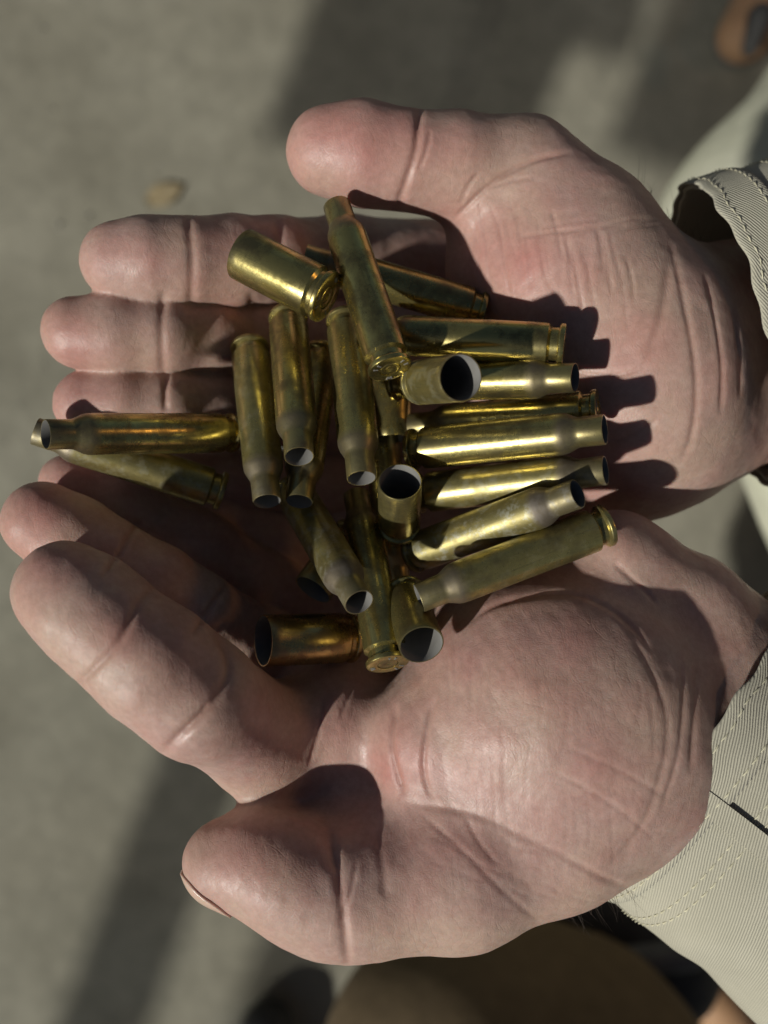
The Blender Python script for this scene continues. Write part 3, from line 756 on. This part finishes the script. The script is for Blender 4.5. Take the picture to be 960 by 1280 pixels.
# kind, head px, mouth px, Z of head (mm), +1 mouth nearer the lens / -1 farther, label
CASES = [
    ('rifle', (488, 462), (421, 257), 175, -1, 'bottleneck case proud of the pile, grey neck pointing up past the fat case'),
    ('fat', (409, 372), (303, 318), 181, -1, 'fat straight brass case lying across the index finger at the top left of the pile'),
    ('rifle', (604, 389), (381, 322), 199, -1, 'shaded bottleneck case lying deep along the thenar, topmost of the right fan'),
    ('rifle', (706, 432), (462, 416), 180, ('h', 190), 'bright case of the right fan, rim at the right, above the open mouthed short case'),
    ('rifle', (482, 477), (719, 472), 199, ('m', 177), 'case behind the open mouthed short one, only shoulder and neck lit at the right'),
    ('short', (525, 478), (576, 472), 181, 1, 'short straight case with wide black mouth facing up in the right fan'),
    ('rifle', (748, 513), (516, 533), 183, ('h', 200), 'thin sliver of a case with pitted rim at the right, under the wide bright case'),
    ('rifle', (512, 562), (756, 537), 191, ('m', 171), 'wide bright bottleneck case in the middle of the right fan, neck pointing right'),
    ('rifle', (522, 617), (757, 588), 196, ('m', 176), 'dull scuffed bottleneck case of the right fan, below the wide bright one'),
    ('rifle', (495, 700), (722, 617), 197, ('m', 171), 'bottleneck case with grey tarnish patches, second from the bottom of the right fan'),
    ('rifle', (759, 656), (525, 747), 180, ('h', 175), 'lowest case of the right fan, rim upper right, resting on the lower palm'),
    ('rifle', (312, 432), (334, 627), 203, 1, 'leftmost of the upright cases, dull brown, open neck pointing down'),
    ('rifle', (360, 396), (374, 571), 201, 1, 'upright case under the fat one, its open neck pointing down in front of another neck'),
    ('rifle', (402, 440), (374, 627), 209, 1, 'upright case mostly hidden, its open neck just below that of the one in front'),
    ('rifle', (432, 398), (452, 598), 197, 1, 'upright case half in shadow, open neck beside the short cup like case'),
    ('short', (489, 455), (490, 548), 208, 1, 'shaded straight case deep in the pile beneath the head of the proud diagonal case'),
    ('short', (499, 660), (500, 602), 195, 1, 'short cup like case at the centre of the pile with its round mouth facing up'),
    ('rifle', (485, 831), (445, 618), 178, -1, 'bottleneck case at the foot of the pile showing its round stamped head'),
    ('rifle', (366, 612), (449, 753), 203, 1, 'olive bottleneck case slanting down to the right, open neck above the stamped head'),
    ('short', (443, 665), (391, 737), 206, 1, 'case behind the slanting olive one, only a curved edge of its dark mouth showing'),
    ('fat', (441, 797), (319, 801), 197, ('h', 186), 'fat copper toned case lying level at the bottom left of the pile'),
    ('short', (505, 741), (527, 806), 189, 1, 'short case with a big round mouth half lit, tucked against the lower palm'),
    ('rifle', (292, 541), (57, 543), 200, 1, 'case sticking out farthest left over the ring finger, golden side, open dark neck'),
    ('rifle', (284, 616), (44, 539), 200, ('m', 188), 'olive case lying under the one that sticks out left, rim at the right'),
    ('rifle', (478, 560), (498, 736), 213, ('m', 207), 'dark case deep in the pile between the stamped head case and the lowest fan case'),
]
DULL = [.15, .2, .3, .2, .25, .7, .35, .25, .7, .95, .55, .6, .35, .3, .45, .2, .5, .3, .8, .7, .15, .4, .1, .7, .3]
CASE_AX = []
for i, (kind, h, mo, Zh, sg, lab) in enumerate(CASES):
    proto, L = protos[kind]
    A, Bv, Zm = solve(h, mo, Zh, sg, L)
    CASE_AX.append((kind, A, Bv))
    o = proto if kind not in used else copy_tree(proto); used.add(kind)
    d = Vector(Bv - A).normalized()
    q = Vector((0, 0, 1)).rotation_difference(d)
    o.rotation_mode = 'XYZ'; roll = random.uniform(0, 6.28)
    if i == 17: roll = max([k * .1 for k in range(63)], key=lambda r: (q @ Vector((math.cos(r), math.sin(r), 0))).dot(Vector((-.8, -.5, 0))))
    o.rotation_euler = (q @ Matrix.Rotation(roll, 3, 'Z').to_quaternion()).to_euler()
    o.location = Vector(A) * 0.001
    for ch in o.children: ch['dull'] = DULL[i]; ch['copper'] = 0.45 if i == 20 else 0.0
    tag(o, lab, 'brass case', 'spent brass cases heaped in the hands')

# ------------------------------------------------------------------ things out of focus far below
def blob(name, prims, vox, mat, parent=None, k=20):
    """prims: ('c', a, b, ra, rb) capsules or ('e', c, (rx,ry,rz)) ellipsoids, in mm world space"""
    lo = np.full(3, 1e9); hi = -lo
    for p in prims:
        if p[0] == 'c': R = max(p[3], p[4]); pts = [np.array(p[1]), np.array(p[2])]
        else: R = max(p[2]); pts = [np.array(p[1])]
        for q in pts: lo = np.minimum(lo, q - R - 2 * vox - 4); hi = np.maximum(hi, q + R + 2 * vox + 4)
    lo[2] = max(lo[2], 0.0 + vox * 0.2)
    fl = Field(lo, hi, vox); f = fl.new()
    for p in prims:
        if p[0] == 'c': fl.capsule(f, np.array(p[1], float), np.array(p[2], float), p[3], p[4], k, 60)
        else: fl.ellipsoid(f, np.array(p[1], float), p[2], k, None, 60)
    f[:, :, 0] = np.maximum(f[:, :, 0], 0.5)
    V, Q = surface_nets(f, fl.lo, vox); V = relax(V, Q, 3)
    n = np.zeros(len(V))
    for _ in range(10):
        kk = rng.normal(size=3) * 0.03; n += np.sin(V @ kk + rng.uniform(0, 6.28))
    V = V + normals(V, Q) * (n * vox * 0.12)[:, None]
    return mesh_from(name, V * 0.001, Q, mat, parent)

# pale trouser leg of the same person (thigh and knee, bent)
blob('trouser_leg', [('c', P(990, 320, 560), P(1120, 150, 570), 92, 94), ('c', P(990, 320, 560), P(1165, 700, 580), 92, 88), ('c', P(1120, 300, 560), P(1400, 420, 620), 110, 130), ('c', P(1120, 300, 600), P(1060, 480, 1130), 88, 60)], 7, M_pale, owner)
def boot(pos, ang, mat, parent, name='boot', sole=M_grey, op=M_black):
    c, s = math.cos(ang), math.sin(ang)
    def W(x, y, z): return (pos[0] + c * x - s * y, pos[1] + s * x + c * y, z)
    b = blob(name, [('c', W(0, 0, 42), W(150, 0, 34), 42, 38), ('c', W(-60, 0, 45), W(0, 0, 48), 38, 42), ('c', W(-60, 0, 45), W(-70, 0, 130), 42, 44)], 5, mat, parent)
    so_ = blob('sole', [('c', W(-75, 0, 10), W(0, 0, 10), 44, 46), ('c', W(0, 0, 10), W(145, 0, 10), 46, 38)], 5, sole, b)
    so_.scale = (1, 1, 1)
    op_ = blob('lining', [('c', W(-72, 0, 165), W(-72, 0, 178), 33, 34)], 4, op, b)
    return b
bp = P(925, 78, 1150)
boot((bp[0] + 85, bp[1] + 180), math.radians(-118), M_tan, owner)
bp = P(900, 1245, 1150)
boot((bp[0] + 85, bp[1] - 140), math.radians(125), M_tan, owner)

# the photographer's bent knee and black shoe
shooter = empty('person', (0.05, -0.85, 0.0), 'person in brown trousers and black shoes, only a knee and a toe cap in view', 'person')
blob('trouser_leg', [('c', P(610, 1370, 620), P(720, 1620, 600), 130, 125), ('c', P(610, 1370, 620), P(720, 1370, 620), 122, 110), ('c', P(640, 1385, 640), P(520, 1470, 1120), 100, 60)], 7, M_brown, shooter)
bp = P(332, 1258, 1150)
boot((bp[0] + 6, bp[1] - 195), math.radians(92), M_black, shooter, 'shoe')

# black pouch hanging behind the lower wrist
pouch = empty('pouch', tuple(P(775, 1180, 700) * 0.001), 'black pouch with a grey buckle strap behind the lower cuff', 'pouch')
blob('pouch_body', [('c', P(720, 1130, 720), P(800, 1150, 720), 50, 55), ('c', P(740, 1190, 730), P(820, 1200, 730), 45, 55)], 5, M_black, pouch)
blob('strap', [('c', P(700, 1205, 670), P(860, 1190, 670), 14, 14)], 3, M_grey, pouch)
blob('buckle', [('c', P(725, 1185, 655), P(745, 1183, 655), 9, 9)], 2, M_tan, pouch, 6)

blob('lining', [('c', P(950, 20, 1090), P(938, 60, 1100), 16, 11)], 3, M_black, owner, 6)
# loose grit on the pavement
V = []; Q = []
for _ in range(380):
    x, y = rng.uniform(-.8, .8), rng.uniform(-1.0, 1.0); r = rng.uniform(.0012, .0032) * (2.0 if rng.random() < .06 else 1); k = len(V); a0 = rng.uniform(0, 6.28)
    for t in range(5): V.append((x + r * math.cos(a0 + t * 1.257) * rng.uniform(.7, 1.2), y + r * math.sin(a0 + t * 1.257) * rng.uniform(.7, 1.2), -.0005))
    for t in range(5): V.append((V[k + t][0] * .6 + x * .4, V[k + t][1] * .6 + y * .4, r * rng.uniform(.7, 1.1)))
    Q += [(k + t, k + (t + 1) % 5, k + 5 + (t + 1) % 5, k + 5 + t) for t in range(5)] + [(k + 5, k + 6, k + 7, k + 8, k + 9)]
M_grit = rough_material('grit', (0.10, 0.095, 0.08), (0.42, 0.40, 0.34), 30, 0.9, 0.2, 0.001, 90)
tag(mesh_from('grit', V, Q, M_grit, None, False), 'loose pale and dark grit scattered over the worn pavement', 'grit', None, 'stuff')
# a dry leaf on the pavement
def leaf(px, py, ang, name='fallen_leaf'):
    c = P(px, py, CH * 1000 - 4); V = []; Q = []; n = 14
    for i in range(n + 1):
        t = i / n; wd = 20 * math.sin(math.pi * t) ** 0.7 * (1 - .3 * t)
        for j in (-1, -.5, 0, .5, 1):
            x, y = (t - .5) * 62, j * wd
            V.append((c[0] + x * math.cos(ang) - y * math.sin(ang), c[1] + x * math.sin(ang) + y * math.cos(ang), 3 + 5 * abs(j) * math.sin(3 * t + 1) + 3 * t))
    for i in range(n):
        for j in range(4): k = i * 5 + j; Q.append((k, k + 1, k + 6, k + 5))
    o = mesh_from(name, np.array(V) * .001, Q, M_leaf)
    md = o.modifiers.new('s', 'SOLIDIFY'); md.thickness = 0.0006
    return tag(o, 'small yellow dry leaf lying on the pavement at the upper left', 'leaf')
leaf(206, 243, 0.5)

# unseen slatted rack, added left of the frame only to cast the pavement's broad shadows
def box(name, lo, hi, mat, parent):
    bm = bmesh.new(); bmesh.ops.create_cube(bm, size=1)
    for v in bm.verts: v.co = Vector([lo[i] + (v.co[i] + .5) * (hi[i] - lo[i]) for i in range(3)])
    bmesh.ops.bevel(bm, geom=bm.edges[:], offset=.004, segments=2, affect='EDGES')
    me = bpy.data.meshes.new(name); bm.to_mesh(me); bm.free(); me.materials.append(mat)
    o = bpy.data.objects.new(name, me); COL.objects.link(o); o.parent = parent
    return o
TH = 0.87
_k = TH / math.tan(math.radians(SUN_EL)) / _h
def caster(px, py):                        # where a plank must stand at rack height to shade that spot of pavement
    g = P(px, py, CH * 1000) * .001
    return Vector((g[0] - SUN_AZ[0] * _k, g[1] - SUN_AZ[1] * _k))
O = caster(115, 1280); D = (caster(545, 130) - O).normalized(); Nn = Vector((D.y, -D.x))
shadow_rack = empty('shadow_rack', (O.x, O.y, 0), 'unseen slatted wooden rack left of the hands, added to shade the pavement in stripes', 'shadow_rack', None, (0, 0, math.atan2(D.y, D.x) - math.pi / 2))
def local(px, py):
    q = caster(px, py) - O; return q.dot(Nn), q.dot(D)
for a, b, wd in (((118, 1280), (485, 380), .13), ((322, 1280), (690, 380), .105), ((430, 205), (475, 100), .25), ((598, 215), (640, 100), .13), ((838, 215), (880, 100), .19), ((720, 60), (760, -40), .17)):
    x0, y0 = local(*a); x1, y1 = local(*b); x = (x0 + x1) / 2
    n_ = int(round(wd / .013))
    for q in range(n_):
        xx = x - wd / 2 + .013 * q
        box('shadow_slat', (xx, y0 - (.35 if y0 < .2 else 0), TH - .003), (xx + .0066, y1 if y0 < .2 else 2.7, TH), M_wood, shadow_rack)
x0, y0 = local(640, 30); box('rail', (-.2, 2.6, TH - .065), (.38, 2.68, TH - .004), M_wood, shadow_rack)
box('rail', (-.1, -.36, TH - .065), (.3, -.28, TH - .004), M_wood, shadow_rack)
for x, y in ((-.06, -.32), (.26, -.32), (-.15, 2.64), (.3, 2.64)): box('leg', (x - .03, y - .03, 0), (x + .03, y + .03, TH - .066), M_wood, shadow_rack)
